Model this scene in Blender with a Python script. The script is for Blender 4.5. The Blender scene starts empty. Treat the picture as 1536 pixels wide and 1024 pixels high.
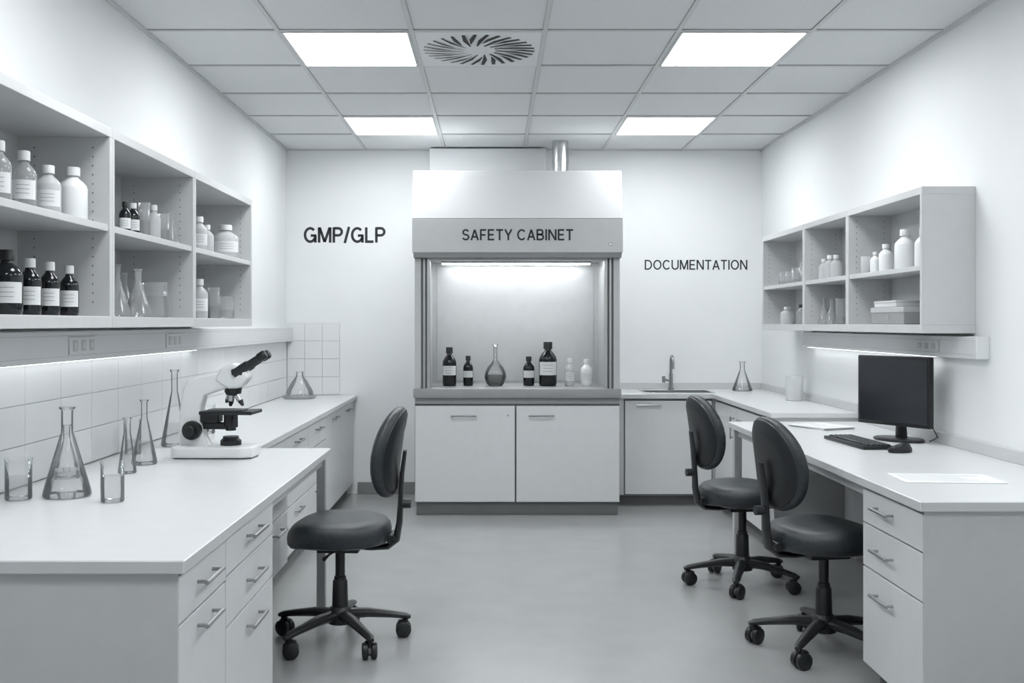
import bpy, bmesh, math, random
from mathutils import Vector, Matrix
random.seed(4)
PI = math.pi
scene = bpy.context.scene
try:
    scene.view_settings.view_transform = 'Standard'
    scene.view_settings.look = 'None'
except Exception:
    pass

# ------------------------------------------------------------------ materials
def T(v, k=1.0):
    """cool grey of luminance v"""
    return (v*0.979*k, v*1.0*k, v*1.012*k)

def mk(name, col, rough=0.5, metal=0.0, var=0.04, scale=14.0, bump=0.0, bscale=None, spec=0.5, emit=0, coat=0):
    m = bpy.data.materials.new(name)
    m.use_nodes = True
    nt = m.node_tree
    p = nt.nodes['Principled BSDF']
    p.inputs['Roughness'].default_value = rough
    p.inputs['Metallic'].default_value = metal
    p.inputs['Specular IOR Level'].default_value = spec
    if coat: p.inputs['Coat Weight'].default_value = coat
    tc = nt.nodes.new('ShaderNodeTexCoord')
    nz = nt.nodes.new('ShaderNodeTexNoise')
    nz.inputs['Scale'].default_value = scale
    nz.inputs['Detail'].default_value = 4
    cr = nt.nodes.new('ShaderNodeValToRGB')
    cr.color_ramp.elements[0].position = 0.3
    cr.color_ramp.elements[1].position = 0.7
    cr.color_ramp.elements[0].color = (*[min(1, c*(1-var)) for c in col], 1)
    cr.color_ramp.elements[1].color = (*[min(1, c*(1+var)) for c in col], 1)
    nt.links.new(tc.outputs['Object'], nz.inputs['Vector'])
    nt.links.new(nz.outputs['Fac'], cr.inputs['Fac'])
    nt.links.new(cr.outputs['Color'], p.inputs['Base Color'])
    if bump > 0:
        n2 = nt.nodes.new('ShaderNodeTexNoise')
        n2.inputs['Scale'].default_value = bscale or scale*6
        n2.inputs['Detail'].default_value = 3
        nt.links.new(tc.outputs['Object'], n2.inputs['Vector'])
        b = nt.nodes.new('ShaderNodeBump')
        b.inputs['Strength'].default_value = bump
        b.inputs['Distance'].default_value = 0.01
        nt.links.new(n2.outputs['Fac'], b.inputs['Height'])
        nt.links.new(b.outputs['Normal'], p.inputs['Normal'])
    if emit:
        p.inputs['Emission Color'].default_value = (*T(1.0), 1)
        p.inputs['Emission Strength'].default_value = emit
    return m

def thin_glass(name, tint=0.96, edge=0.55, dif=0.0):
    m = bpy.data.materials.new(name)
    m.use_nodes = True
    nt = m.node_tree
    nt.nodes.clear()
    out = nt.nodes.new('ShaderNodeOutputMaterial')
    tr = nt.nodes.new('ShaderNodeBsdfTransparent')
    gl = nt.nodes.new('ShaderNodeBsdfGlossy')
    gl.inputs['Roughness'].default_value = 0.06
    gl.inputs['Color'].default_value = (*T(0.95), 1)
    lw = nt.nodes.new('ShaderNodeLayerWeight')
    lw.inputs['Blend'].default_value = 0.35
    cr = nt.nodes.new('ShaderNodeValToRGB')
    cr.color_ramp.elements[0].position = 0.15
    cr.color_ramp.elements[0].color = (tint, tint, tint, 1)
    cr.color_ramp.elements[1].position = 0.95
    cr.color_ramp.elements[1].color = (edge, edge, edge*1.01, 1)
    fr = nt.nodes.new('ShaderNodeFresnel')
    fr.inputs['IOR'].default_value = 1.4
    mx = nt.nodes.new('ShaderNodeMixShader')
    nt.links.new(lw.outputs['Facing'], cr.inputs['Fac'])
    nt.links.new(cr.outputs['Color'], tr.inputs['Color'])
    nt.links.new(fr.outputs['Fac'], mx.inputs['Fac'])
    nt.links.new(tr.outputs['BSDF'], mx.inputs[1])
    nt.links.new(gl.outputs['BSDF'], mx.inputs[2])
    last = mx
    if dif > 0:
        df = nt.nodes.new('ShaderNodeBsdfDiffuse')
        df.inputs['Color'].default_value = (*T(0.85), 1)
        m2 = nt.nodes.new('ShaderNodeMixShader')
        m2.inputs['Fac'].default_value = dif
        nt.links.new(mx.outputs['Shader'], m2.inputs[1])
        nt.links.new(df.outputs['BSDF'], m2.inputs[2])
        last = m2
    nt.links.new(last.outputs['Shader'], out.inputs['Surface'])
    return m

M_wall = mk('plaster_white', T(0.81), 0.75, var=0.012, scale=2.5, bump=0.06, bscale=90)
M_ceil = mk('mineral_fibre_tile', T(0.73), 0.9, var=0.06, scale=140, bump=0.15, bscale=260)
M_grid = mk('ceiling_grid_metal', T(0.60), 0.5, var=0.02)
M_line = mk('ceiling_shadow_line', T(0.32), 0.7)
M_floor = mk('vinyl_floor', T(0.335), 0.23, var=0.03, scale=5, bump=0.02, bscale=40, spec=0.6)
M_base = mk('baseboard_grey', T(0.24), 0.5)
M_shelf = mk('shelf_laminate', T(0.57), 0.45, var=0.02)
M_lam = mk('white_laminate', T(0.68), 0.4, var=0.015)
M_top = mk('worktop_laminate', T(0.68), 0.30, var=0.015)
M_edge = mk('worktop_edge', T(0.58), 0.4, var=0.02)
M_side = mk('carcass_grey', T(0.54), 0.5, var=0.02)
M_dark = mk('plinth_grey', T(0.14), 0.6)
M_gap = mk('shadow_gap', T(0.04), 0.8)
M_chrome = mk('brushed_steel', T(0.62), 0.25, metal=1.0, var=0.03)
M_hndl = mk('handle_steel', T(0.40), 0.32, metal=1.0, var=0.03)
M_alu = mk('anodised_aluminium', T(0.48), 0.38, metal=0.7, var=0.03)
M_slab = mk('hood_worktop_grey', T(0.30), 0.4, var=0.03)
M_hood = mk('hood_white', T(0.64), 0.5, var=0.01, spec=0.3)
M_hoodg = mk('hood_grey', T(0.48), 0.45, var=0.02)
M_inner = mk('hood_liner_steel', T(0.60), 0.38, metal=0.6, var=0.02)
M_tile = mk('ceramic_tile', T(0.78), 0.2, var=0.015, scale=4)
M_grout = mk('grout', T(0.55), 0.9)
M_trunk = mk('trunking_pvc', T(0.70), 0.45, var=0.01)
M_sock = mk('socket_plastic', T(0.52), 0.4)
M_uphol = mk('chair_upholstery', (0.024, 0.030, 0.035), 0.40, var=0.25, scale=60, bump=0.12, bscale=700)
M_blk = mk('black_plastic', (0.011, 0.013, 0.015), 0.4, var=0.15)
M_blkm = mk('monitor_black', (0.010, 0.011, 0.013), 0.35, var=0.1)
M_screen = mk('screen_glass', (0.022, 0.026, 0.031), 0.22, var=0.2, scale=3)
M_amber = mk('dark_amber_glass', (0.008, 0.010, 0.012), 0.12, var=0.2)
M_label = mk('paper_label', T(0.72), 0.7, var=0.02)
M_cap = mk('white_cap', T(0.70), 0.45, var=0.02)
M_poly = mk('white_polyethylene', T(0.78), 0.45, var=0.02)
M_milk = thin_glass('frosted_bottle', 0.85, 0.6, dif=0.5)
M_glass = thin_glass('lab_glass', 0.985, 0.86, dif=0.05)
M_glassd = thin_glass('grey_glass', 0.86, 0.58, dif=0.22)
M_glassh = thin_glass('hood_flask_glass', 0.90, 0.5, dif=0.06)
M_liq = thin_glass('clear_liquid', 0.92, 0.84, dif=0.06)
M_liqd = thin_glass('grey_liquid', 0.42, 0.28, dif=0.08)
M_scope = mk('microscope_enamel', T(0.76), 0.3, var=0.01, coat=0.3)
M_text = mk('sign_vinyl', (0.018, 0.022, 0.026), 0.6)
M_paper = mk('paper', T(0.86), 0.8, var=0.01)
M_ink = mk('grey_ink', T(0.36), 0.8)
M_light = mk('light_diffuser', T(0.9), 0.5, emit=16.8)
M_led = mk('led_strip', T(0.9), 0.5, emit=4.5)
M_hled = mk('hood_lamp', T(0.9), 0.5, emit=26.0)
M_plate = mk('diffuser_plate', T(0.74), 0.5, var=0.01)

# ------------------------------------------------------------------ builder
class B:
    def __init__(s):
        s.bm = bmesh.new(); s.mats = []
    def mi(s, m):
        if m not in s.mats: s.mats.append(m)
        return s.mats.index(m)
    def add(s, vs, fs, mat, M=None):
        i = s.mi(mat)
        bv = [s.bm.verts.new((M @ Vector(v)) if M else v) for v in vs]
        for f in fs:
            try:
                fc = s.bm.faces.new([bv[k] for k in f]); fc.material_index = i
            except ValueError:
                pass
    def box(s, x0, x1, y0, y1, z0, z1, mat, bev=0.0, M=None, seg=1):
        t = bmesh.new()
        bmesh.ops.create_cube(t, size=1.0)
        for v in t.verts:
            v.co = Vector((x0+(v.co.x+.5)*(x1-x0), y0+(v.co.y+.5)*(y1-y0), z0+(v.co.z+.5)*(z1-z0)))
        if bev > 0:
            bmesh.ops.bevel(t, geom=list(t.edges), offset=bev, segments=seg, affect='EDGES', profile=0.6)
        t.verts.index_update()
        s.add([v.co.copy() for v in t.verts], [[v.index for v in f.verts] for f in t.faces], mat, M)
        t.free()
    def lathe(s, prof, mat, c=(0, 0, 0), n=28, a0=0.0, a1=2*PI, M=None):
        full = abs(a1-a0-2*PI) < 1e-6
        cnt = n if full else n+1
        vs = []; rings = []
        for r, z in prof:
            if r < 1e-6:
                rings.append([len(vs)]); vs.append(Vector((c[0], c[1], c[2]+z)))
            else:
                R = []
                for k in range(cnt):
                    a = a0+(a1-a0)*k/n
                    R.append(len(vs)); vs.append(Vector((c[0]+r*math.cos(a), c[1]+r*math.sin(a), c[2]+z)))
                rings.append(R)
        fs = []
        for A, Bq in zip(rings[:-1], rings[1:]):
            for k in range(n):
                k2 = (k+1) % cnt if full else k+1
                if len(A) == 1 and len(Bq) == 1: continue
                if len(A) == 1: fs.append([A[0], Bq[k2], Bq[k]])
                elif len(Bq) == 1: fs.append([A[k], A[k2], Bq[0]])
                else: fs.append([A[k], A[k2], Bq[k2], Bq[k]])
        s.add(vs, fs, mat, M)
    def cyl(s, p0, p1, r, mat, n=20, r1=None):
        s.sweep([p0, p1], [r, r if r1 is None else r1], mat, n=n)
    def sweep(s, path, rad, mat, n=12, rb=None, up=None):
        path = [Vector(p) for p in path]
        if not isinstance(rad, (list, tuple)): rad = [rad]*len(path)
        if rb is None: rb = rad
        elif not isinstance(rb, (list, tuple)): rb = [rb]*len(path)
        vs = []; fs = []
        u0 = Vector(up) if up else None
        tang = []
        for i in range(len(path)):
            a = path[max(0, i-1)]; b = path[min(len(path)-1, i+1)]
            tang.append((b-a).normalized())
        if u0 is None:
            u0 = Vector((0, 0, 1)) if all(abs(t.z) < 0.9 for t in tang) else (Vector((0, 1, 0)) if all(abs(t.y) < 0.9 for t in tang) else Vector((1, 0.2, 0)))
        for i, p in enumerate(path):
            t = tang[i]
            sd = t.cross(u0).normalized(); nm = sd.cross(t).normalized()
            for k in range(n):
                a = 2*PI*(k+.5)/n
                vs.append(p+sd*rad[i]*math.cos(a)+nm*rb[i]*math.sin(a))
        for i in range(len(path)-1):
            for k in range(n):
                k2 = (k+1) % n
                fs.append([i*n+k, i*n+k2, (i+1)*n+k2, (i+1)*n+k])
        fs.append(list(range(n))[::-1]); L = (len(path)-1)*n
        fs.append([L+k for k in range(n)])
        s.add(vs, fs, mat)
    def loft(s, rings, mat):
        n = len(rings[0]); vs = [v for r in rings for v in r]; fs = []
        for i in range(len(rings)-1):
            for k in range(n):
                k2 = (k+1) % n
                fs.append([i*n+k, i*n+k2, (i+1)*n+k2, (i+1)*n+k])
        fs.append(list(range(n))[::-1]); L = (len(rings)-1)*n
        fs.append([L+k for k in range(n)])
        s.add(vs, fs, mat)
    def extr(s, poly, w0, w1, mat, plane='xz', bev=0.0, seg=2):
        t = bmesh.new()
        def P(a, b, w):
            return {'xz': (a, w, b), 'yz': (w, a, b), 'xy': (a, b, w)}[plane]
        A = [t.verts.new(P(a, b, w0)) for a, b in poly]
        C = [t.verts.new(P(a, b, w1)) for a, b in poly]
        n = len(poly)
        t.faces.new(A[::-1]); t.faces.new(C)
        for k in range(n): t.faces.new([A[k], A[(k+1) % n], C[(k+1) % n], C[k]])
        bmesh.ops.recalc_face_normals(t, faces=t.faces)
        if bev > 0:
            bmesh.ops.bevel(t, geom=list(t.edges), offset=bev, segments=seg, affect='EDGES', profile=0.6)
        t.verts.index_update()
        s.add([v.co.copy() for v in t.verts], [[v.index for v in f.verts] for f in t.faces], mat)
        t.free()
    def handle(s, c, ax, nrm, L=0.13, mat=None):
        """bar handle: centre c, axis vector ax, outward normal nrm"""
        mat = mat or M_hndl
        c = Vector(c); ax = Vector(ax); nrm = Vector(nrm)
        a = c-ax*L/2; b = c+ax*L/2; o = nrm*0.028
        s.sweep([a+o-ax*.012, b+o+ax*.012], 0.006, mat, n=10)
        for q in (a, b): s.sweep([q, q+o], 0.005, mat, n=8)
    def obj(s, name, loc=(0, 0, 0), rz=0.0, recalc=True, angle=35):
        if recalc: bmesh.ops.recalc_face_normals(s.bm, faces=s.bm.faces)
        me = bpy.data.meshes.new(name)
        s.bm.to_mesh(me); s.bm.free()
        for m in s.mats: me.materials.append(m)
        me.polygons.foreach_set('use_smooth', [True]*len(me.polygons))
        me.set_sharp_from_angle(angle=math.radians(angle))
        o = bpy.data.objects.new(name, me)
        o.location = loc; o.rotation_euler = (0, 0, rz)
        scene.collection.objects.link(o)
        return o

# ------------------------------------------------------------------ room dims
XL, XR, YB, YF, H = -1.683, 2.181, 8.225, -1.6, 2.792

b = B(); b.box(XL-.1, XR+.1, YF-.1, YB+.1, -.1, 0, M_floor); b.obj('floor')
b = B(); b.box(XL-.1, XL, YF, YB, 0, H, M_wall); b.obj('wall_left')
b = B(); b.box(XR, XR+.1, YF, YB, 0, H, M_wall); b.obj('wall_right')
b = B(); b.box(XL-.1, XR+.1, YB, YB+.1, 0, H, M_wall); b.obj('wall_back')
b = B(); b.box(XL-.1, XR+.1, YF-.1, YF, 0, H, M_wall); b.obj('wall_front')
b = B(); b.box(XL-.1, XR+.1, YF-.1, YB+.1, H, H+.1, M_ceil); b.obj('ceiling')
TW = (XR-XL)/6; TD = 0.67
b = B()
for i in range(1, 6):
    x = XL+i*TW
    b.box(x-.011, x+.011, YF, YB, H-.006, H, M_grid)
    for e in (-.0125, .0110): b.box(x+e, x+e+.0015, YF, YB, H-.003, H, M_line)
k = 1
while YB-k*TD > YF:
    y = YB-k*TD
    b.box(XL, XR, y-.011, y+.011, H-.0065, H, M_grid)
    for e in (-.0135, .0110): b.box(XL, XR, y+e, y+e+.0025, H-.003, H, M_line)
    k += 1
for (x0, x1) in ((XL, XL+.022), (XR-.022, XR)): b.box(x0, x1, YF, YB, H-.012, H, M_grid)
b.box(XL, XR, YB-.022, YB, H-.012, H, M_grid)
b.obj('trim_ceiling_grid')
b = B(); b.box(-1.1, -.57, YB-.014, YB, 0, .095, M_base, .003); b.obj('baseboard_back')
b = B(); b.box(XL, XL+.014, YF, 2.45, 0, .095, M_base, .003); b.obj('baseboard_left')
b = B(); b.box(XR-.014, XR, YF, 3.28, 0, .095, M_base, .003); b.obj('baseboard_right')

# ceiling lights
for col in (1, 4):
    for row in (1, 4, 7, 10):  # last two rows are out of view, added to even the illumination
        x0 = XL+col*TW+.012; x1 = XL+(col+1)*TW-.012
        y1 = YB-row*TD-.012; y0 = YB-(row+1)*TD+.012
        b = B()
        f = .012
        b.box(x0, x1, y0, y0+f, H-.010, H-.0005, M_grid); b.box(x0, x1, y1-f, y1, H-.010, H-.0005, M_grid)
        b.box(x0, x0+f, y0+f, y1-f, H-.010, H-.0005, M_grid); b.box(x1-f, x1, y0+f, y1-f, H-.010, H-.0005, M_grid)
        b.box(x0+f, x1-f, y0+f, y1-f, H-.008, H-.0005, M_light)
        b.obj('ceiling_light_panel')

# swirl diffuser
b = B()
cx = XL+2.5*TW; cy = YB-4.5*TD
b.box(cx-TW/2+.012, cx+TW/2-.012, cy-TD/2+.012, cy+TD/2-.012, H-.009, H-.0005, M_plate, .002)
N = 30
for i in range(N):
    a = 2*PI*i/N
    r0, r1 = .085, .285
    if i % 2: r0 = .13
    p0 = Vector((r0*math.cos(a), r0*math.sin(a)))
    am = a+.16; pm = Vector(((r0+r1)/2*math.cos(am), (r0+r1)/2*math.sin(am)))
    a2 = a+.26; p1 = Vector((r1*math.cos(a2), r1*math.sin(a2)))
    def nrm(u, v):
        d = (v-u).normalized(); return Vector((-d.y, d.x))
    n0 = nrm(p0, pm); n1 = nrm(pm, p1)
    poly = [p0-n0*.003, pm-n0*.012, p1-n1*.008, p1+n1*.008, pm+n0*.012, p0+n0*.003]
    b.extr([(cx+p.x, cy+p.y) for p in poly], H-.0105, H-.0085, M_gap, 'xy')
    pl = [p0+n0*.006, pm+n0*.015, p1+n1*.010, p1+n1*.012, pm+n0*.018, p0+n0*.007]
    b.extr([(cx+p.x, cy+p.y) for p in pl], H-.013, H-.009, M_plate, 'xy')
b.obj('swirl_air_diffuser')

# ------------------------------------------------------------------ tile backsplash
b = B()
ZT = .80
b.box(XL, XL+.006, 2.42, YB-.012, ZT+.003, 1.232, M_grout)
y = 2.42
while y < YB-.03:
    y1 = min(y+.30, YB-.013)
    for j in range(3):
        z = ZT+.004+j*.143
        b.box(XL+.006, XL+.011, y+.0015, y1-.0015, z+.0015, z+.1415, M_tile, .001)
    y += .30
b.obj('trim_tile_backsplash_left')
b = B()
b.box(XL+.012, -1.245, YB-.006, YB, ZT+.003, 1.385, M_grout)
for i in range(3):
    for j in range(4):
        x = XL+.012+i*.1422; z = ZT+.003+j*.1455
        b.box(x+.0015, x+.1407, YB-.011, YB-.006, z+.0015, z+.144, M_tile, .001)
b.obj('trim_tile_backsplash_back')

# ------------------------------------------------------------------ trunking
def trunking(x0, x1, y0, y1, z0, z1, sockets, sgn, name):
    b = B()
    b.box(x0, x1, y0, y1, z0, z1, M_trunk, .004)
    xf = x1 if sgn > 0 else x0
    def fbox(ya, yb, za, zb, d, mat, bev=.001):
        if sgn > 0: b.box(xf, xf+d, ya, yb, za, zb, mat, bev)
        else: b.box(xf-d, xf, ya, yb, za, zb, mat, bev)
    fbox(y0+.01, y1-.01, z0+.018, z0+.020, .001, M_sock, 0)
    fbox(y0+.01, y1-.01, z1-.020, z1-.018, .001, M_sock, 0)
    for ys in sockets:
        fbox(ys-.131, ys+.131, z0+.023, z1-.023, .003, M_sock, 0)
        fbox(ys-.13, ys+.13, z0+.024, z1-.024, .006, M_trunk)
        for q in (-.08, 0, .08):
            fbox(ys+q-.022, ys+q+.022, z0+.036, z1-.036, .008, M_sock)
            fbox(ys+q-.006, ys+q+.006, z0+.045, z1-.045, .0095, M_trunk)
    return b.obj(name)
trunking(XL, XL+.06, 2.3, YB-.012, 1.236, 1.352, [4.0, 5.15], 1, 'trim_cable_trunking_left')
trunking(XR-.06, XR, 4.45, 6.95, 1.222, 1.322, [4.95], -1, 'trim_cable_trunking_right')
b = B(); b.box(XL+.013, XL+.05, 2.6, 5.6, 1.234, 1.2355, M_trunk); b.box(XL+.030, XL+.048, 2.62, 5.58, 1.2325, 1.2341, M_led); b.obj('under_shelf_light')
b = B(); b.box(XR-.05, XR-.008, 4.9, 6.9, 1.2200, 1.2215, M_trunk); b.box(XR-.048, XR-.030, 4.92, 6.88, 1.2185, 1.2201, M_led); b.obj('under_shelf_light')

# ------------------------------------------------------------------ wall shelves
def shelf(xw, xf, ys, zb, zm, zt, name):
    b = B()
    x0, x1 = min(xw, xf), max(xw, xf)
    th = .022
    for y0, y1 in zip(ys[:-1], ys[1:]):
        ya, yb_ = y0+.001, y1-.001
        b.box(x0, x1, ya, yb_, zb-.04, zb, M_shelf, .0015)          # bottom
        b.box(x0, x1, ya, yb_, zt-.034, zt, M_shelf, .0015)          # top
        for yy in ((ya, ya+th), (yb_-th, yb_)):
            b.box(x0, x1, yy[0], yy[1], zb, zt-.034, M_shelf, .001)
        b.box(x0+.004 if xw < xf else x0+.006, x1-.006 if xw < xf else x1-.004, ya+th, yb_-th, zm-.024, zm, M_shelf, .0015)
        if xw < xf: b.box(xw, xw+.008, ya+th, yb_-th, zb, zt-.034, M_shelf)
        else: b.box(xw-.008, xw, ya+th, yb_-th, zb, zt-.034, M_shelf)
        for fx in (.2, .82):
            xx = xw+(xf-xw)*fx
            z = zb+.05
            while z < zt-.06:
                if abs(z-zm+.01) > .02:
                    b.box(xx-.0022, xx+.0022, yb_-th-.001, yb_-th, z-.0028, z+.0028, M_dark)
                    b.box(xx-.0022, xx+.0022, ya+th, ya+th+.001, z-.0028, z+.0028, M_dark)
                z += .032
    return b.obj(name)
LB, LM, LT = 1.405, 1.728, 2.070
shelf(XL+.001, -1.35, [2.25, 3.59, 4.58, 5.67], LB, LM, LT, 'wall_shelf_unit')
RB, RM, RT = 1.375, 1.645, 2.0
shelf(XR-.001, 1.937, [4.58, 5.55, 6.33, 7.3], RB, RM, RT, 'wall_shelf_unit')

# ------------------------------------------------------------------ glassware & bottles
def bottle(name, x, y, z, h, r, body, cap, label=True, la=-PI*0.38, lab=(.18, .5)):
    b = B()
    b.lathe([(0, 0), (r*.9, 0), (r, .012*1), (r, .60*h), (r*.93, .66*h), (r*.7, .73*h), (r*.42, .79*h), (r*.36, .82*h), (r*.36, .86*h), (0, .86*h)], body)
    b.lathe([(r*.40, .835*h), (r*.50, .84*h), (r*.50, .985*h), (r*.46, h), (0, h)], cap, n=24)
    if label:
        b.lathe([(r*1.012, lab[0]*h), (r*1.012, lab[1]*h)], M_label, n=14, a0=la-1.15, a1=la+1.15)
        zz = (lab[0]+lab[1])/2
        for q in (.07, 0, -.07):
            b.lathe([(r*1.02, (zz+q)*h), (r*1.02, (zz+q+.012)*h)], M_ink, n=10, a0=la-.6, a1=la+.5)
    return b.obj(name, (x, y, z+.0008))

def erl(name, x, y, z, h, r, liq=.3, g=None, lm=None, neck=.24):
    g = g or M_glass
    b = B()
    b.lathe([(0, 0), (r*.92, 0), (r, .02*h), (r*.97, .07*h), (r*(neck+.08), .66*h), (r*neck, .72*h), (r*neck, .96*h), (r*(neck+.1), .985*h), (r*(neck+.1), h), (r*(neck-.03), h*.99)], g)
    if liq > 0:
        t = (liq-.07)/(.66-.07)
        rr = r*(.97+(neck+.08-.97)*t)*.97
        b.lathe([(0, .015*h), (r*.9, .015*h), (r*.965, .03*h), (r*.94, .07*h), (rr, liq*h), (0, liq*h)], lm or M_liq)
    return b.obj(name, (x, y, z+.0008))

def vol(name, x, y, z, h, r, liq=True, g=None, neck=.2, lm=None):
    g = g or M_glass
    b = B()
    hb = r*2.1
    pr = [(0, 0), (r*.6, 0), (r*.85, hb*.12), (r, hb*.38), (r*.93, hb*.6), (r*.7, hb*.83), (r*.4, hb*.98), (r*neck, hb*1.15), (r*neck, h*.96), (r*(neck+.1), h*.985), (r*(neck+.1), h), (r*(neck-.04), h*.99)]
    b.lathe(pr, g)
    if liq:
        b.lathe([(0, hb*.02), (r*.57, hb*.02), (r*.82, hb*.13), (r*.965, hb*.38), (r*.95, hb*.5), (0, hb*.5)], lm or M_liq)
    return b.obj(name, (x, y, z+.0008))

def beaker(name, x, y, z, h, r, liq=.0, g=None, taper=1.0):
    g = g or M_glass
    b = B()
    b.lathe([(0, 0), (r*.93, 0), (r, .03*h), (r*taper, .93*h), (r*taper*1.07, h), (r*taper*1.04, h)], g)
    if liq > 0: b.lathe([(0, .03*h), (r*.92, .035*h), (r*.96, .05*h), (r*.96*(1+(taper-1)*liq), liq*h), (0, liq*h)], M_liq)
    return b.obj(name, (x, y, z+.0008))

# left shelf contents
bottle('reagent_bottle', -1.46, 2.99, LM, .19, .036, M_glassd, M_cap)
bottle('reagent_bottle', -1.455, 3.14, LM, .185, .037, M_glassd, M_cap)
bottle('plastic_bottle', -1.45, 3.30, LM, .165, .04, M_milk, M_cap)
bottle('plastic_bottle', -1.44, 3.47, LM, .185, .048, M_poly, M_cap, label=False)
bottle('amber_bottle', -1.46, 3.04, LB, .195, .046, M_amber, M_blk)
bottle('amber_bottle', -1.455, 3.18, LB, .178, .035, M_amber, M_cap)
bottle('amber_bottle', -1.45, 3.31, LB, .175, .033, M_amber, M_cap)
bottle('amber_bottle', -1.44, 3.44, LB, .17, .031, M_amber, M_cap)
bottle('amber_bottle', -1.45, 3.99, LM, .13, .023, M_amber, M_blk)
bottle('amber_bottle', -1.45, 4.08, LM, .135, .026, M_amber, M_cap)
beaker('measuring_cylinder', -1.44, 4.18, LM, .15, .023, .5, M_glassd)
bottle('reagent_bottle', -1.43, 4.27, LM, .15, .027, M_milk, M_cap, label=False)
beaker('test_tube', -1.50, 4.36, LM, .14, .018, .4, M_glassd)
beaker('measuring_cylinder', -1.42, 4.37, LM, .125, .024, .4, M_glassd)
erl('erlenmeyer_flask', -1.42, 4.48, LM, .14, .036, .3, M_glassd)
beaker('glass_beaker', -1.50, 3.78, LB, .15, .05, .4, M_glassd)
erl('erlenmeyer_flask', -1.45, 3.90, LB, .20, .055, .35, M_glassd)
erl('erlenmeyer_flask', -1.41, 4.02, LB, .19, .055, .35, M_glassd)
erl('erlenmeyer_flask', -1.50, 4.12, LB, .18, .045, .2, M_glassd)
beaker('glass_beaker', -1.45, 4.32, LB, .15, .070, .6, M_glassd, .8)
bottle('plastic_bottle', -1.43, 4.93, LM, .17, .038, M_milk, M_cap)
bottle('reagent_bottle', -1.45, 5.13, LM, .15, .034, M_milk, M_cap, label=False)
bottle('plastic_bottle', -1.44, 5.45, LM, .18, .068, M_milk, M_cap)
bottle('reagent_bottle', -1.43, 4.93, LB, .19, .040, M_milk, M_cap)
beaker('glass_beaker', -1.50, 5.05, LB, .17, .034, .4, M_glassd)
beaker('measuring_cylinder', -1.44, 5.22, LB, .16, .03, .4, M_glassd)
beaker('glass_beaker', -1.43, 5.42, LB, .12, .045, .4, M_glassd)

# right shelf contents
beaker('pill_jar', 2.0, 5.44, RM, .095, .026, 0, M_milk)
bottle('plastic_bottle', 2.01, 5.33, RM, .11, .027, M_poly, M_cap, label=False)
bottle('plastic_bottle', 2.01, 5.19, RM, .14, .034, M_poly, M_cap, label=False)
bottle('plastic_bottle', 2.02, 4.97, RM, .195, .05, M_poly, M_cap, label=False)
bottle('plastic_bottle', 2.04, 4.80, RM, .185, .042, M_poly, M_cap, label=False)
for yy, hh in ((6.22, .13), (6.11, .145), (6.0, .14)):
    bottle('reagent_bottle', 2.03, yy, RM, hh, .033, M_milk, M_cap, label=False)
for yy, hh in ((7.1, .1), (6.95, .09), (6.8, .11), (6.62, .13)):
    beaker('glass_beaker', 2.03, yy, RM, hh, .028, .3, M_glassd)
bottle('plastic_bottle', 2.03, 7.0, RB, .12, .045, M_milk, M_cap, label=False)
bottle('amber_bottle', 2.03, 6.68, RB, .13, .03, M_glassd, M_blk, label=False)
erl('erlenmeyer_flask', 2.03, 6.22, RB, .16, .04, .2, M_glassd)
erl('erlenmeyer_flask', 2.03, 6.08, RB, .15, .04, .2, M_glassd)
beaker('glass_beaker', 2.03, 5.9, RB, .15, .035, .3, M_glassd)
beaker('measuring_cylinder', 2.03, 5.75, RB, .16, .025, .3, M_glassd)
b = B()
b.box(-.095, .095, -.21, .21, 0, .082, M_slab, .003); b.box(-.098, .098, -.213, .213, .058, .0845, M_hoodg, .002)
b.box(-.097, -.0955, -.03, .03, .02, .045, M_ink)
b.obj('storage_box', (2.06, 5.06, RB+.001))
b = B()
b.box(-.09, .09, -.14, .14, 0, .030, M_lam, .003); b.box(-.092, .092, -.142, .142, .020, .032, M_shelf, .002)
b.obj('storage_box', (2.06, 5.10, RB+.0865))

# ------------------------------------------------------------------ left lab bench
def front_x(b, x, sgn, y0, y1, z0, z1, mat=None, handle=None, vertical=False, L=.13):
    mat = mat or M_lam
    g = .003
    xa, xb = (x, x+.018) if sgn > 0 else (x-.018, x)
    b.box(xa, xb, y0+g, y1-g, z0+g, z1-g, mat, .0015)
    if handle is not None:
        hx = x+sgn*.018
        b.handle((hx, handle[0], handle[1]), (0, 0, 1) if vertical else (0, 1, 0), (sgn, 0, 0), L)
def front_y(b, y, x0, x1, z0, z1, mat=None, handle=None, L=.15):
    g = .003
    b.box(x0+g, x1-g, y-.018, y, z0+g, z1-g, mat or M_lam, .0015)
    if handle is not None:
        b.handle((handle[0], y-.018, handle[1]), (1, 0, 0), (0, -1, 0), L)

ZB = .80; XD = -.757
b = B()
Xw = XL+.001
tt = .034
def top(x0, x1, y0, y1, z, bev=.003):
    b.box(x0, x1, y0, y1, z-tt, z, M_top, bev)
top(Xw, XD, 2.48, 4.72, ZB)
top(Xw, -1.104, 4.72, YB-.001, ZB)
b.box(XD-.004, XD+.0006, 2.485, 4.715, ZB-tt+.003, ZB-.003, M_edge)
b.box(Xw, XD-.003, 2.4794, 2.484, ZB-tt+.003, ZB-.003, M_edge)
b.box(-1.108, -1.1034, 4.723, YB-.001, ZB-tt+.003, ZB-.003, M_edge)
b.box(Xw, -.797, 2.505, 3.58, .08, ZB-tt, M_dark)
b.box(Xw, -.779, 2.50, 2.506, .0, ZB-tt, M_side)
b.box(Xw, -.85, 2.52, 3.56, 0, .08, M_dark)
fx = -.797
front_x(b, fx, 1, 2.508, 2.95, .63, .755, handle=(2.74, .70), L=.14)
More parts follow.
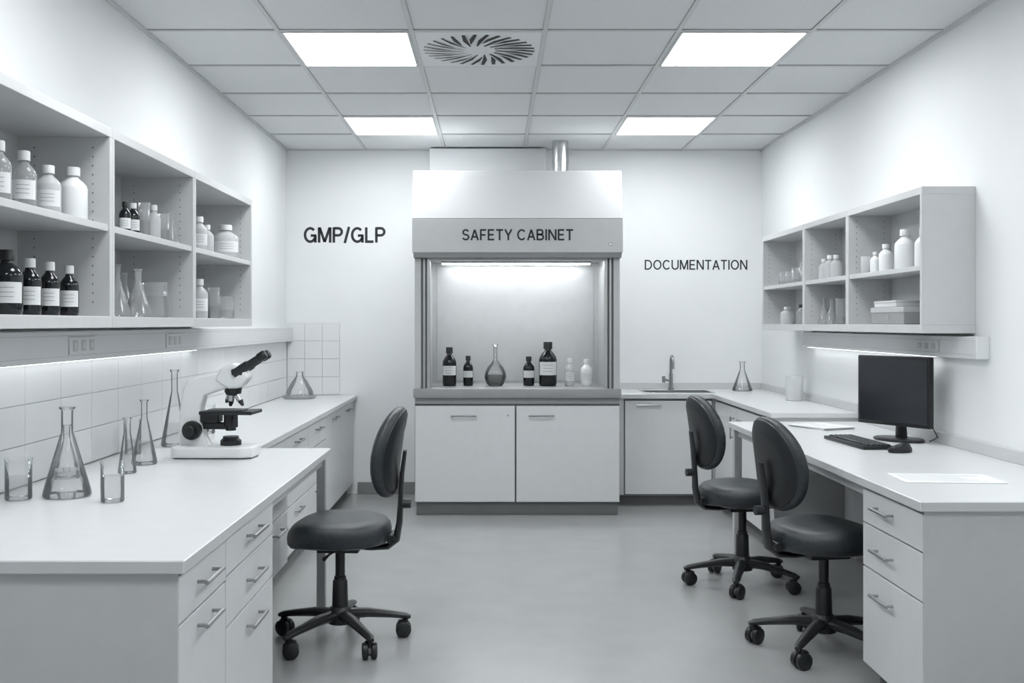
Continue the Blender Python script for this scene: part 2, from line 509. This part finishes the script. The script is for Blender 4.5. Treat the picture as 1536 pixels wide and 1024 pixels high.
front_x(b, fx, 1, 2.508, 2.95, .09, .63, handle=(2.74, .585), L=.14)
front_x(b, fx, 1, 2.95, 3.58, .64, .755, handle=(3.28, .71), L=.16)
front_x(b, fx, 1, 2.95, 3.58, .49, .64, handle=(3.28, .57), L=.16)
front_x(b, fx, 1, 2.95, 3.58, .09, .49, handle=(3.28, .425), L=.16)
b.box(Xw, -.970, 3.58, 4.69, .27, ZB-tt, M_dark)
front_x(b, -.970, 1, 3.6, 4.69, .52, .755, handle=(4.45, .665), L=.16)
front_x(b, -.970, 1, 3.6, 4.69, .275, .52, handle=(4.45, .46), L=.16)
b.box(-1.2, -.80, 4.60, 4.70, ZB-tt-.045, ZB-tt, M_hoodg, .002)
b.box(-.83, -.785, 3.58, 4.66, ZB-tt-.04, ZB-tt, M_hoodg, .002)
b.box(-.815, -.775, 4.67, 4.71, 0, ZB-tt, M_hoodg, .003)
b.box(Xw, -1.151, 4.73, YB-.001, .08, ZB-tt, M_dark)
b.box(Xw, -1.19, 4.75, YB-.001, 0, .08, M_dark)
ys = [4.735, 5.5, 6.2, 6.85]
for y0, y1 in zip(ys[:-1], ys[1:]):
    ym = (y0+y1)/2
    for z0, z1 in ((.60, .755), (.36, .60), (.09, .36)):
        front_x(b, -1.15, 1, y0, y1, z0, z1, handle=(ym, z1-.05), L=.15)
front_x(b, -1.15, 1, 6.85, 7.52, .09, .755, handle=(7.2, .71), L=.15)
front_x(b, -1.15, 1, 7.52, 8.215, .09, .755, handle=(7.85, .71), L=.15)
b.obj('lab_bench')

# ------------------------------------------------------------------ safety cabinet
b = B()
CX0, CX1, CY = -.565, .909, 7.28
CYB = YB-.002
b.box(CX0, CX1, CY+.02, CYB, .09, .80, M_dark)
b.box(CX0-.001, CX0+.004, CY+.02, CYB, .09, .80, M_side); b.box(CX1-.004, CX1+.001, CY+.02, CYB, .09, .80, M_side)
b.box(CX0+.01, CX1-.01, CY+.03, CYB, 0, .09, M_slab)
b.box(CX0+.012, CX1-.012, CY+.026, CY+.032, .003, .085, M_dark)
front_y(b, CY+.02, CX0, .157, .095, .79, handle=(-.213, .718), L=.16)
front_y(b, CY+.02, .163, CX1, .095, .79, handle=(.345, .718), L=.16)
b.cyl((.105, CY+.004, .72), (.105, CY-.002, .72), .007, M_hndl)
b.box(CX0, CX1, CY+.02, CYB, .795, .85, M_slab)
b.box(CX0-.01, CX1+.01, CY-.01, CYB, .845, .911, M_slab, .006, seg=2)
for s_ in (0, 1):
    def X(a, c):
        return (CX0+a, CX0+c) if s_ == 0 else (CX1-c, CX1-a)
    x0, x1 = X(0, .02); b.box(x0, x1, CY+.06, CYB, .911, 1.85, M_hoodg)
    x0, x1 = X(0, .045); b.box(x0, x1, CY, CY+.06, .911, 1.85, M_hoodg, .002)
    x0, x1 = X(.045, .06); b.box(x0, x1, CY+.015, CY+.06, .911, 1.85, M_dark)
    x0, x1 = X(.06, .075); b.box(x0, x1, CY+.005, CY+.06, .911, 1.85, M_alu, .002)
    x0, x1 = X(.075, .088); b.box(x0, x1, CY+.02, CY+.06, .911, 1.85, M_dark)
    x0, x1 = X(.088, .11); b.box(x0, x1, CY+.005, CY+.08, .911, 1.85, M_alu, .002)
    x0, x1 = X(.02, .085); b.box(x0, x1, CY+.08, 7.98, .911, 1.85, M_inner)
b.box(CX0+.02, CX1-.02, 7.98, CYB, .911, 1.85, M_inner)
b.box(CX0+.12, CX1-.12, 7.972, 7.98, .93, 1.83, M_inner, .002)
b.box(CX0+.11, CX1-.11, CY+.01, CY+.03, 1.832, 1.85, M_alu, .002)
b.box(CX0+.17, CX1-.17, 7.64, 7.74, 1.835, 1.85, M_hoodg, .003)
b.box(CX0+.18, CX1-.18, 7.65, 7.73, 1.826, 1.836, M_hled)
b.extr([(7.20, 1.885), (7.20, 2.125), (CYB, 2.125), (CYB, 1.885)], CX0-.012, CX1+.012, M_hoodg, 'yz', .002, 1)
b.extr([(7.225, 1.85), (7.20, 1.885), (CYB, 1.885), (CYB, 1.85)], CX0-.004, CX1+.004, M_slab, 'yz')
b.extr([(7.20, 2.127), (7.29, 2.478), (CYB, 2.478), (CYB, 2.127)], CX0-.012, CX1+.012, M_hood, 'yz', .002, 1)
b.box(.82, .845, 7.196, 7.2, 1.93, 1.955, M_slab); b.box(.825, .84, 7.194, 7.197, 1.935, 1.95, M_lam)
b.obj('fume_safety_cabinet')
b = B()
b.cyl((.52, 7.86, 2.479), (.52, 7.86, H-.003), .063, M_chrome, n=32)
b.cyl((.52, 7.86, 2.479), (.52, 7.86, 2.50), .075, M_chrome, n=32)
b.cyl((.52, 7.86, 2.63), (.52, 7.86, 2.645), .067, M_chrome, n=32)
b.obj('exhaust_duct')
b = B(); b.box(-.51, .42, 8.10, YB-.001, 2.48, H-.013, M_wall, .002); b.obj('duct_boxing')

# text signs: cut-vinyl stroke letters
def arc(cx, cy, rx, ry, a0, a1, n=22):
    return [(cx+rx*math.cos(math.radians(a0+(a1-a0)*i/n)), cy+ry*math.sin(math.radians(a0+(a1-a0)*i/n))) for i in range(n+1)]
GL = {
 'G': (.82, [arc(.41, .5, .34, .435, 44, 335), [(.745, 0), (.745, .46)], [(.81, .46), (.44, .46)]]),
 'M': (.86, [[(.07, 0), (.07, 1)], [(.79, 0), (.79, 1)], [(.10, .99), (.43, .04)], [(.76, .99), (.43, .04)]]),
 'P': (.65, [[(.07, 0), (.07, 1)], [(.07, .935), (.36, .935)]+arc(.36, .705, .225, .23, 90, -90, 14)+[(.07, .475)]]),
 '/': (.34, [[(.03, -.03), (.31, 1.03)]]),
 'L': (.56, [[(.07, 1), (.07, .065), (.55, .065)]]),
 'S': (.66, [arc(.33, .725, .235, .21, 15, 262, 18)+arc(.33, .285, .26, .22, 82, -165, 18)]),
 'A': (.72, [[(.05, 0), (.36, .96)], [(.67, 0), (.36, .96)], [(.15, .31), (.57, .31)]]),
 'F': (.58, [[(.07, 0), (.07, 1)], [(.07, .935), (.56, .935)], [(.07, .49), (.5, .49)]]),
 'E': (.62, [[(.07, 0), (.07, 1)], [(.07, .935), (.58, .935)], [(.07, .51), (.54, .51)], [(.07, .065), (.59, .065)]]),
 'T': (.66, [[(.01, .935), (.65, .935)], [(.33, 0), (.33, .935)]]),
 'Y': (.68, [[(.04, 1), (.34, .44), (.34, 0)], [(.64, 1), (.34, .44)]]),
 'C': (.79, [arc(.41, .5, .34, .435, 40, 320)]),
 'B': (.68, [[(.07, 0), (.07, 1)], [(.07, .935), (.36, .935)]+arc(.36, .73, .20, .205, 90, -90, 14)+[(.07, .525)], [(.07, .525), (.38, .525)]+arc(.38, .295, .225, .23, 90, -90, 14)+[(.07, .065)]]),
 'I': (.14, [[(.07, 0), (.07, 1)]]),
 'N': (.74, [[(.07, 0), (.07, 1)], [(.67, 0), (.67, 1)], [(.09, .97), (.65, .03)]]),
 'D': (.76, [[(.07, 0), (.07, 1)], [(.07, .935), (.32, .935)]+arc(.32, .5, .365, .435, 90, -90, 18)+[(.07, .065)]]),
 'O': (.84, [arc(.42, .5, .35, .435, 0, 360, 36)]),
 'U': (.74, [[(.07, 1), (.07, .36)]+arc(.37, .36, .30, .295, 180, 360, 16)+[(.67, 1)]]),
 ' ': (.22, []),
}
def sign(name, txt, xc, y, zc, width, sw=.13, gap=.13):
    b = B(); x = 0
    strokes = []
    for ch in txt:
        w, st = GL[ch]
        for s in st:
            pts = []
            for px, py in s:
                v = Vector((px+x, py))
                if not pts or (v-pts[-1]).length > 1e-3: pts.append(v)
            strokes.append(pts)
        x += w+gap
    tot = x-gap; k = width/tot
    for s in strokes:
        closed = (s[0]-s[-1]).length < 1e-3
        L, R = [], []
        n = len(s)
        for i, p in enumerate(s):
            if closed and i in (0, n-1): d0 = (s[1]-s[0]).normalized(); d1 = (s[-1]-s[-2]).normalized()
            else:
                d0 = (s[min(i+1, n-1)]-s[min(i, n-2)]).normalized(); d1 = (s[max(i, 1)]-s[max(i-1, 0)]).normalized()
            t = (d0+d1).normalized(); nn = Vector((-t.y, t.x))
            m = 1/max(.35, nn.dot(Vector((-d0.y, d0.x))))
            L.append(p+nn*sw/2*m); R.append(p-nn*sw/2*m)
        vs = [((p.x-tot/2)*k, 0, (p.y-.5)*k) for p in L+R]
        fs = [[i, i+1, n+i+1, n+i] for i in range(n-1)]
        b.add(vs, fs, M_text)
    return b.obj(name, (xc, y, zc))
sign('sign_lettering_gmp_glp', 'GMP/GLP', -1.207, YB-.0015, 2.098, .66, .17, .10)
sign('sign_lettering_documentation', 'DOCUMENTATION', 1.645, YB-.0015, 1.856, .833, .14, .11)
sign('sign_lettering_safety_cabinet', 'SAFETY CABINET', .173, 7.1985, 2.01, .79, .16, .12)

# cabinet contents
WZ = .911; yb = 7.62
bottle('amber_bottle', -.33, yb, WZ, .29, .052, M_amber, M_blk, la=-PI/2, lab=(.28, .52))
bottle('amber_bottle', -.19, yb+.02, WZ, .225, .038, M_amber, M_blk, la=-PI/2, lab=(.28, .5))
vol('round_flask', .015, yb, WZ, .31, .082, True, M_glassh, .17, M_liqd)
bottle('amber_bottle', .267, yb+.02, WZ, .22, .043, M_amber, M_blk, la=-PI/2, lab=(.28, .52))
bottle('amber_bottle', .41, yb, WZ, .33, .067, M_amber, M_blk, la=-PI/2, lab=(.25, .55))
bottle('reagent_bottle', .575, yb+.02, WZ, .205, .036, M_milk, M_cap, la=-PI/2)
bottle('plastic_bottle', .70, yb, WZ, .20, .042, M_poly, M_cap, la=-PI/2)

# ------------------------------------------------------------------ right sink counter
ZC = .85
b = B()
XRw = XR-.001
top(.925, 1.16, 7.62, YB-.001, ZC)
top(1.16, 1.68, 7.62, 7.72, ZC, 0)
top(1.16, 1.68, 8.02, YB-.001, ZC, 0)
top(1.68, XRw, 7.62, YB-.001, ZC, 0)
top(1.65, XRw, 6.02, 7.62, ZC)
b.box(.927, 1.65, 7.6194, 7.623, ZC-tt+.002, ZC-.003, M_edge)
b.box(1.6494, 1.654, 6.023, 7.62, ZC-tt+.003, ZC-.003, M_edge)
b.box(1.15, 1.69, 7.71, 7.73, ZC, ZC+.004, M_chrome, .001); b.box(1.15, 1.69, 8.01, 8.03, ZC, ZC+.004, M_chrome, .001)
b.box(1.15, 1.17, 7.73, 8.01, ZC, ZC+.004, M_chrome, .001); b.box(1.67, 1.69, 7.73, 8.01, ZC, ZC+.004, M_chrome, .001)
b.box(1.16, 1.68, 7.72, 8.02, ZC-.16, ZC-.155, M_chrome)
b.box(1.16, 1.165, 7.72, 8.02, ZC-.155, ZC, M_chrome); b.box(1.675, 1.68, 7.72, 8.02, ZC-.155, ZC, M_chrome)
b.box(1.165, 1.675, 7.72, 7.725, ZC-.155, ZC, M_chrome); b.box(1.165, 1.675, 8.015, 8.02, ZC-.155, ZC, M_chrome)
b.box(.93, 1.68, 7.665, 7.715, .08, ZC-.034, M_side)
b.box(.93, .95, 7.715, YB-.001, .08, ZC-.034, M_side)
b.box(1.688, XRw, 6.04, YB-.001, .08, ZC-.034, M_side)
b.box(.94, 1.70, 7.72, 7.74, 0, .08, M_dark); b.box(1.74, 1.76, 6.05, 7.72, 0, .08, M_dark)
b.box(.985, 1.655, 7.66, 7.666, .085, .806, M_dark)
front_y(b, 7.660, .99, 1.65, .09, .80, handle=(1.17, .765), L=.16)
b.box(.93, .985, 7.65, 7.665, .09, .815, M_side)
b.box(1.682, 1.689, 6.2, 7.6, .085, .805, M_dark)
front_x(b, 1.683, -1, 6.9, 7.6, .09, .80, handle=(7.0, .66), vertical=True)
front_x(b, 1.683, -1, 6.2, 6.9, .09, .80, handle=(6.8, .66), vertical=True)
b.box(1.67, XRw, 6.025, 6.04, 0, ZC-.034, M_side)
b.box(.925, XRw-.02, YB-.018, YB-.001, ZC, ZC+.05, M_edge, .002)
b.box(XRw-.018, XRw, 6.02, YB-.02, ZC, ZC+.05, M_edge, .002)
b.obj('sink_counter')
b = B()
tx, ty = 1.42, 8.10
b.cyl((tx, ty, ZC+.001), (tx, ty, ZC+.02), .024, M_hndl)
b.cyl((tx, ty, ZC+.02), (tx, ty, ZC+.13), .016, M_hndl)
pth = [(tx, ty, ZC+.12), (tx, ty, ZC+.23)]
for i in range(1, 8):
    a = PI*i/7
    pth.append((tx, ty-.045+.045*math.cos(a), ZC+.23+.04*math.sin(a)))
pth.append((tx, ty-.09, ZC+.17))
b.sweep(pth, .0115, M_hndl, n=12, up=(1, 0, 0))
b.sweep([(tx, ty, ZC+.07), (tx-.06, ty-.01, ZC+.085)], .009, M_hndl)
b.sweep([(tx-.06, ty-.01, ZC+.06), (tx-.06, ty-.01, ZC+.11)], .014, M_hndl)
b.obj('sink_tap')
erl('erlenmeyer_flask', 1.96, 7.98, ZC, .23, .078, .2)
beaker('white_jar', 2.07, 6.97, ZC, .165, .058, 0, M_milk)

# ------------------------------------------------------------------ right desk
b = B()
DX = 1.39; D0, D1 = 3.30, 6.0
top(DX, XRw, D0, D1, ZB)
b.box(DX-.0006, DX+.004, D0+.003, D1-.003, ZB-tt+.003, ZB-.003, M_edge)
b.box(DX+.003, XRw, D0-.0006, D0+.004, ZB-tt+.003, ZB-.003, M_edge)
b.box(XRw-.018, XRw, D0+.01, D1, ZB, ZB+.055, M_edge, .002)
b.box(1.43, XRw, D0+.025, 3.87, .08, ZB-.034, M_dark)
b.box(1.43, XRw, 3.868, 3.873, .08, ZB-.034, M_side)
b.box(1.412, XRw, D0+.02, D0+.027, 0, ZB-.034, M_side)
b.box(1.47, XRw, D0+.04, 3.85, 0, .08, M_dark)
front_x(b, 1.43, -1, 3.329, 3.873, .625, .755, handle=(3.65, .70), L=.14)
front_x(b, 1.43, -1, 3.329, 3.873, .46, .625, handle=(3.65, .545), L=.14)
front_x(b, 1.43, -1, 3.329, 3.873, .09, .46, handle=(3.65, .38), L=.14)
b.box(1.43, 1.47, 3.873, 5.93, ZB-.08, ZB-.034, M_hoodg, .002)
b.box(1.41, 1.455, 5.93, 5.975, 0, ZB-.034, M_hoodg, .003)
b.box(2.12, 2.165, 5.93, 5.975, 0, ZB-.034, M_hoodg, .003)
b.box(1.455, 2.12, 5.94, 5.965, ZB-.09, ZB-.034, M_hoodg, .002)
yy = 3.875
while yy < 5.9:
    b.box(2.05, 2.065, yy+.004, min(yy+.34, 5.92)-.004, .12, ZB-.05, M_hoodg, .002); yy += .34
b.box(2.066, 2.075, 3.875, 5.93, .12, ZB-.05, M_dark)
b.obj('office_desk')

# monitor
b = B()
W2, Zb_, Zt_ = .212, .075, .418
b.box(-W2, W2, 0, .03, Zb_, Zt_, M_blkm, .005, seg=2)
b.box(-W2+.014, W2-.014, -.0015, .001, Zb_+.018, Zt_-.014, M_screen)
b.box(-.13, .13, .03, .05, Zb_+.06, Zt_-.06, M_blkm, .008, seg=2)
b.sweep([(0, .065, .01), (0, .06, .12), (0, .05, .2)], [.035, .028, .03], M_blkm, n=12, rb=.012, up=(0, 1, 0))
ring = []
for z, k in ((0, .97), (.004, 1), (.010, 1), (.014, .93)):
    ring.append([Vector((.135*k*math.cos(2*PI*i/32), .045+.09*k*math.sin(2*PI*i/32), z)) for i in range(32)])
b.loft(ring, M_blkm)
b.sweep([(.03, .07, .12), (.07, .12, .07), (.13, .12, .08), (.18, .10, .03), (.15, .08, .006)], .003, M_blk, n=8)
b.obj('computer_monitor', (1.970, 5.00, ZB+.001), math.radians(-60.4))

# keyboard
b = B()
b.box(-.075, .075, -.23, .23, 0, .016, M_blk, .004, seg=2)
for i in range(5):
    for j in range(16):
        x = .055-i*.024; y = -.212+j*.0272
        if i == 4 and 4 < j < 10:
            continue
        b.box(x-.010, x+.008, y, y+.0225, .016, .022, M_uphol, .002)
b.box(-.051, -.033, -.212+5*.0272, -.212+10*.0272-.005, .016, .022, M_uphol, .002)
b.obj('computer_keyboard', (1.755, 4.88, ZB+.001), math.radians(4))
b = B()
rings = []
for z, k in ((0, .94), (.008, 1.0), (.018, .97), (.028, .8), (.034, .5), (.036, .15)):
    rings.append([Vector((.062*k*math.cos(2*PI*i/24), .036*k*math.sin(2*PI*i/24), z-(.008*math.cos(2*PI*i/24) if z > .02 else 0))) for i in range(24)])
b.loft(rings, M_blk)
b.sweep([(.03, 0, .024), (.045, 0, .02)], .004, M_dark, n=8)
b.obj('computer_mouse', (1.83, 4.56, ZB+.001), math.radians(200))
def sheet(name, x, y, z, w, d, rz, n=1, lines=True):
    b = B()
    for i in range(n):
        a = math.radians(random.uniform(-7, 7)) if i else 0
        Mx = Matrix.Translation((random.uniform(-.01, .01)*(i > 0), random.uniform(-.01, .01)*(i > 0), 0)) @ Matrix.Rotation(a, 4, 'Z')
        b.box(-w/2, w/2, -d/2, d/2, i*.002, i*.002+.0015, M_paper, 0, Mx)
    zt = (n-1)*.002+.0015
    if lines:
        for k in range(11):
            yy = d/2-.025-k*(d-.04)/11
            b.box(-w/2+.02, w/2-.02-random.uniform(0, .3)*w, yy-.0018, yy+.0018, zt, zt+.0003, M_ink, 0, Mx if n > 1 else None)
    return b.obj(name, (x, y, z+.0008), rz)
sheet('paper_sheet', 1.69, 3.79, ZB, .36, .22, math.radians(-4))
sheet('paper_stack', 1.83, 5.66, ZB, .21, .297, math.radians(20), n=6)

# ------------------------------------------------------------------ office chairs
def superring(a, bb, n=2.6, cnt=40):
    out = []
    for i in range(cnt):
        t = 2*PI*i/cnt
        c, s_ = math.cos(t), math.sin(t)
        out.append((a*math.copysign(abs(c)**(2/n), c), bb*math.copysign(abs(s_)**(2/n), s_)))
    return out
def chair(x, y, rz, star0, zb=0.0):
    b = B()
    a, w = .220, .228
    rings = []
    for z, k in ((.442, .84), (.447, .94), (.465, .99), (.492, 1.0), (.515, .98), (.532, .91), (.540, .80), (.541, .5), (.537, .2)):
        rg = []
        for px, py in superring(a*k, w*k):
            dz = -.030*max(0, px/a)**3 - .006*max(0, -px/a)
            rg.append(Vector((px, py*(1-.06*(-px/a if px < 0 else 0)), z+dz)))
        rings.append(rg)
    b.loft(rings, M_uphol)
    rings = []
    for z, k in ((.424, .55), (.428, .70), (.444, .88), (.452, .91)):
        rings.append([Vector((px, py, z-.030*max(0, px/a)**3)) for px, py in superring(a*k, w*k)])
    b.loft(rings, M_blk)
    zc, hh, hw = .815+zb, .195, .198
    def bk(layers, mat):
        rings = []
        for d, k in layers:
            rg = []
            for py, pz in superring(hw*k, hh*k, 2.5):
                t = pz/hh
                py2 = py*(1-.16*max(0, t)**1.5-.05*max(0, -t))
                xx = -.215+d+.9*py2*py2-.050*(t*.5+.5)+.018*(1-t*t)
                rg.append(Vector((xx, py2, zc+pz)))
            rings.append(rg)
        b.loft(rings, mat)
    bk([(-.030, .80), (-.026, .90), (-.013, .98), (.004, 1.0), (.020, .98), (.033, .90), (.038, .75), (.037, .4)], M_uphol)
    bk([(-.042, .6), (-.038, .82), (-.026, .93), (-.013, .94)], M_blk)
    b.sweep([(-.03, 0, .415), (-.14, 0, .408), (-.208, 0, .415), (-.245, 0, .445), (-.259, 0, .52), (-.263, 0, .62), (-.270, 0, .72+zb), (-.283, 0, .82+zb)],
            [.010, .011, .014, .016, .014, .011, .010, .008], M_blk, n=12, rb=[.03, .032, .034, .036, .034, .032, .032, .026], up=(0, 1, 0))
    b.cyl((-.228, -.06, .455), (-.228, .06, .455), .019, M_blk)
    b.cyl((-.268, 0, .60), (-.308, 0, .60), .02, M_blk)
    b.box(-.09, .09, -.065, .065, .395, .428, M_blk, .008, seg=2)
    b.sweep([(.0, .05, .41), (.02, .14, .408), (.03, .20, .402)], [.005, .005, .009], M_blk, n=8)
    b.lathe([(0, .09), (.036, .09), (.036, .12), (.034, .20), (.032, .265), (.026, .272), (.026, .285), (.021, .287), (.021, .40), (0, .40)], M_blk, n=24)
    b.lathe([(0, .080), (.052, .083), (.056, .105), (.050, .14), (.038, .155), (0, .155)], M_blk, n=24)
    for i in range(5):
        t = star0+i*2*PI/5-rz
        d = Vector((math.cos(t), math.sin(t), 0)); sd = Vector((-d.y, d.x, 0))
        b.sweep([d*.03+Vector((0, 0, .120)), d*.12+Vector((0, 0, .118)), d*.22+Vector((0, 0, .103)), d*.285+Vector((0, 0, .092)), d*.308+Vector((0, 0, .084))],
                [.031, .028, .022, .020, .011], M_blk, n=10, rb=[.024, .021, .016, .013, .009])
        q = d*.29
        b.cyl(q+Vector((0, 0, .055)), q+Vector((0, 0, .085)), .009, M_blk, n=10)
        ca = t+random.uniform(-1, 1)
        ax = Vector((-math.sin(ca), math.cos(ca), 0)); fw = Vector((math.cos(ca), math.sin(ca), 0))
        wc = q-fw*.012+Vector((0, 0, .0345))
        for sg in (-1, 1):
            b.sweep([wc+ax*sg*.006, wc+ax*sg*.010, wc+ax*sg*.027, wc+ax*sg*.031], [.030, .034, .034, .027], M_blk, n=22)
        b.sweep([wc-ax*.006, wc+ax*.006], .022, M_dark, n=16)
        b.sweep([wc+fw*.014+Vector((0, 0, .031)), wc+Vector((0, 0, .038)), wc-fw*.022+Vector((0, 0, .030))], .020, M_blk, n=10, rb=.007)
    return b.obj('office_chair', (x, y, .0005), rz, angle=40)
chair(-.665, 4.40, math.radians(178), math.radians(15), .01)
chair(1.315, 5.35, math.radians(8), math.radians(-38), -.005)
chair(1.395, 4.28, math.radians(10), math.radians(-55), -.02)

# ------------------------------------------------------------------ microscope
b = B()
b.extr([(0, -.085), (.02, -.10), (.30, -.085), (.35, -.06), (.35, .06), (.30, .085), (.02, .10), (0, .085)], .004, .052, M_scope, 'xy', .010, 3)
b.extr([(.01, -.08), (.34, -.055), (.34, .055), (.01, .08)], 0, .004, M_blk, 'xy')
b.extr([(.015, .045), (.15, .045), (.125, .09), (.112, .15), (.112, .22), (.128, .268), (.19, .288), (.235, .30), (.235, .345), (.19, .362), (.10, .350), (.055, .333), (.03, .29), (.018, .20), (.012, .12)], -.034, .034, M_scope, 'xz', .012, 3)
b.extr([(.175, .335), (.235, .296), (.285, .300), (.325, .345), (.30, .392), (.255, .410), (.20, .385)], -.042, .042, M_scope, 'xz', .014, 3)
for sy in (-.031, .031):
    d = Vector((.135, -sy*.15, .085)).normalized()
    p = Vector((.275, sy, .372))
    b.sweep([p-d*.02, p+d*.055], [.021, .020], M_blk, n=20)
    b.sweep([p+d*.055, p+d*.06, p+d*.11, p+d*.115], [.017, .0155, .0155, .014], M_blk, n=20)
    b.sweep([p+d*.105, p+d*.11, p+d*.138, p+d*.145], [.016, .0195, .020, .016], M_blk, n=20)
b.box(.25, .30, -.045, .045, .355, .385, M_blk, .008, seg=2)
b.sweep([(.248, 0, .305), (.244, 0, .280), (.243, 0, .268)], [.036, .036, .028], M_blk, n=24)
for dx, dy, L in ((-.012, 0, .055), (.05, -.02, .05), (.02, .045, .045), (-.04, .03, .04)):
    p0 = Vector((.245+dx*.35, dy*.35, .275)); p1 = Vector((.245+dx*1.0, dy, .275-L))
    mid = p0.lerp(p1, .6)
    b.sweep([p0, mid], .0125, M_chrome, n=16)
    b.sweep([mid, p1], [.0125, .006], M_blk, n=16)
b.box(.120, .350, -.08, .08, .188, .203, M_blk, .003)
b.box(.15, .30, -.05, .03, .203, .209, M_dark, .001)
b.box(.10, .19, -.03, .03, .150, .19, M_blk, .005)
b.cyl((.235, 0, .135), (.235, 0, .188), .03, M_blk, n=24)
b.cyl((.235, 0, .115), (.235, 0, .135), .022, M_blk, n=24)
b.box(.11, .22, -.015, .015, .12, .15, M_blk, .004)
b.lathe([(0, .05), (.045, .05), (.045, .072), (.034, .082), (.034, .09), (0, .09)], M_blk, c=(.235, 0, 0))
b.cyl((.27, -.055, .188), (.27, -.055, .135), .010, M_blk); b.cyl((.27, -.055, .165), (.27, -.055, .135), .014, M_blk)
for sg in (-1, 1):
    b.sweep([(.078, sg*.03, .118), (.078, sg*.055, .118), (.078, sg*.062, .118)], [.041, .041, .036], M_blk, n=32)
    b.sweep([(.078, sg*.06, .118), (.078, sg*.085, .118), (.078, sg*.088, .118)], [.024, .024, .020], M_blk, n=24)
b.obj('microscope', (-1.375, 4.42, ZB+.001), math.radians(-4))

# ------------------------------------------------------------------ glassware on bench
beaker('glass_beaker', -1.565, 3.34, ZB, .135, .042, .55)
erl('erlenmeyer_flask', -1.43, 3.40, ZB, .30, .078, .30)
beaker('glass_beaker', -1.24, 3.30, ZB, .13, .037, .65)
erl('volumetric_flask', -1.42, 3.93, ZB, .215, .035, .35, None, None, .38)
erl('erlenmeyer_flask', -1.44, 4.18, ZB, .265, .052, .35)
erl('volumetric_flask', -1.51, 4.80, ZB, .36, .062, .30)
erl('erlenmeyer_flask', -1.60, 3.80, ZB, .2, .05, .0)
beaker('glass_beaker', -1.52, 5.35, ZB, .15, .05, .4)
beaker('glass_beaker', -1.60, 4.50, ZB, .16, .035, .4)
b = B()
b.lathe([(0, 0), (.12, 0), (.13, .012), (.125, .016), (.115, .008), (0, .006)], M_glassd)
b.lathe([(.11, .018), (.10, .06), (.06, .13), (.03, .17), (.025, .20), (.034, .205), (.03, .207)], M_glass)
b.obj('glass_dish_funnel', (-1.50, 7.85, ZB+.001))

# ------------------------------------------------------------------ world + camera
w = bpy.data.worlds.new('world'); scene.world = w; w.use_nodes = True
w.node_tree.nodes['Background'].inputs['Color'].default_value = (*T(.8), 1)
w.node_tree.nodes['Background'].inputs['Strength'].default_value = 0.3
cam = bpy.data.cameras.new('camera'); co = bpy.data.objects.new('camera', cam)
scene.collection.objects.link(co)
co.location = (0, 0, 1.38); co.rotation_euler = (PI/2, 0, 0)
cam.sensor_width = 36; cam.lens = 36*1520/1536
cam.shift_x = 28/1536; cam.shift_y = -27/1536
cam.clip_start = .05
scene.camera = co
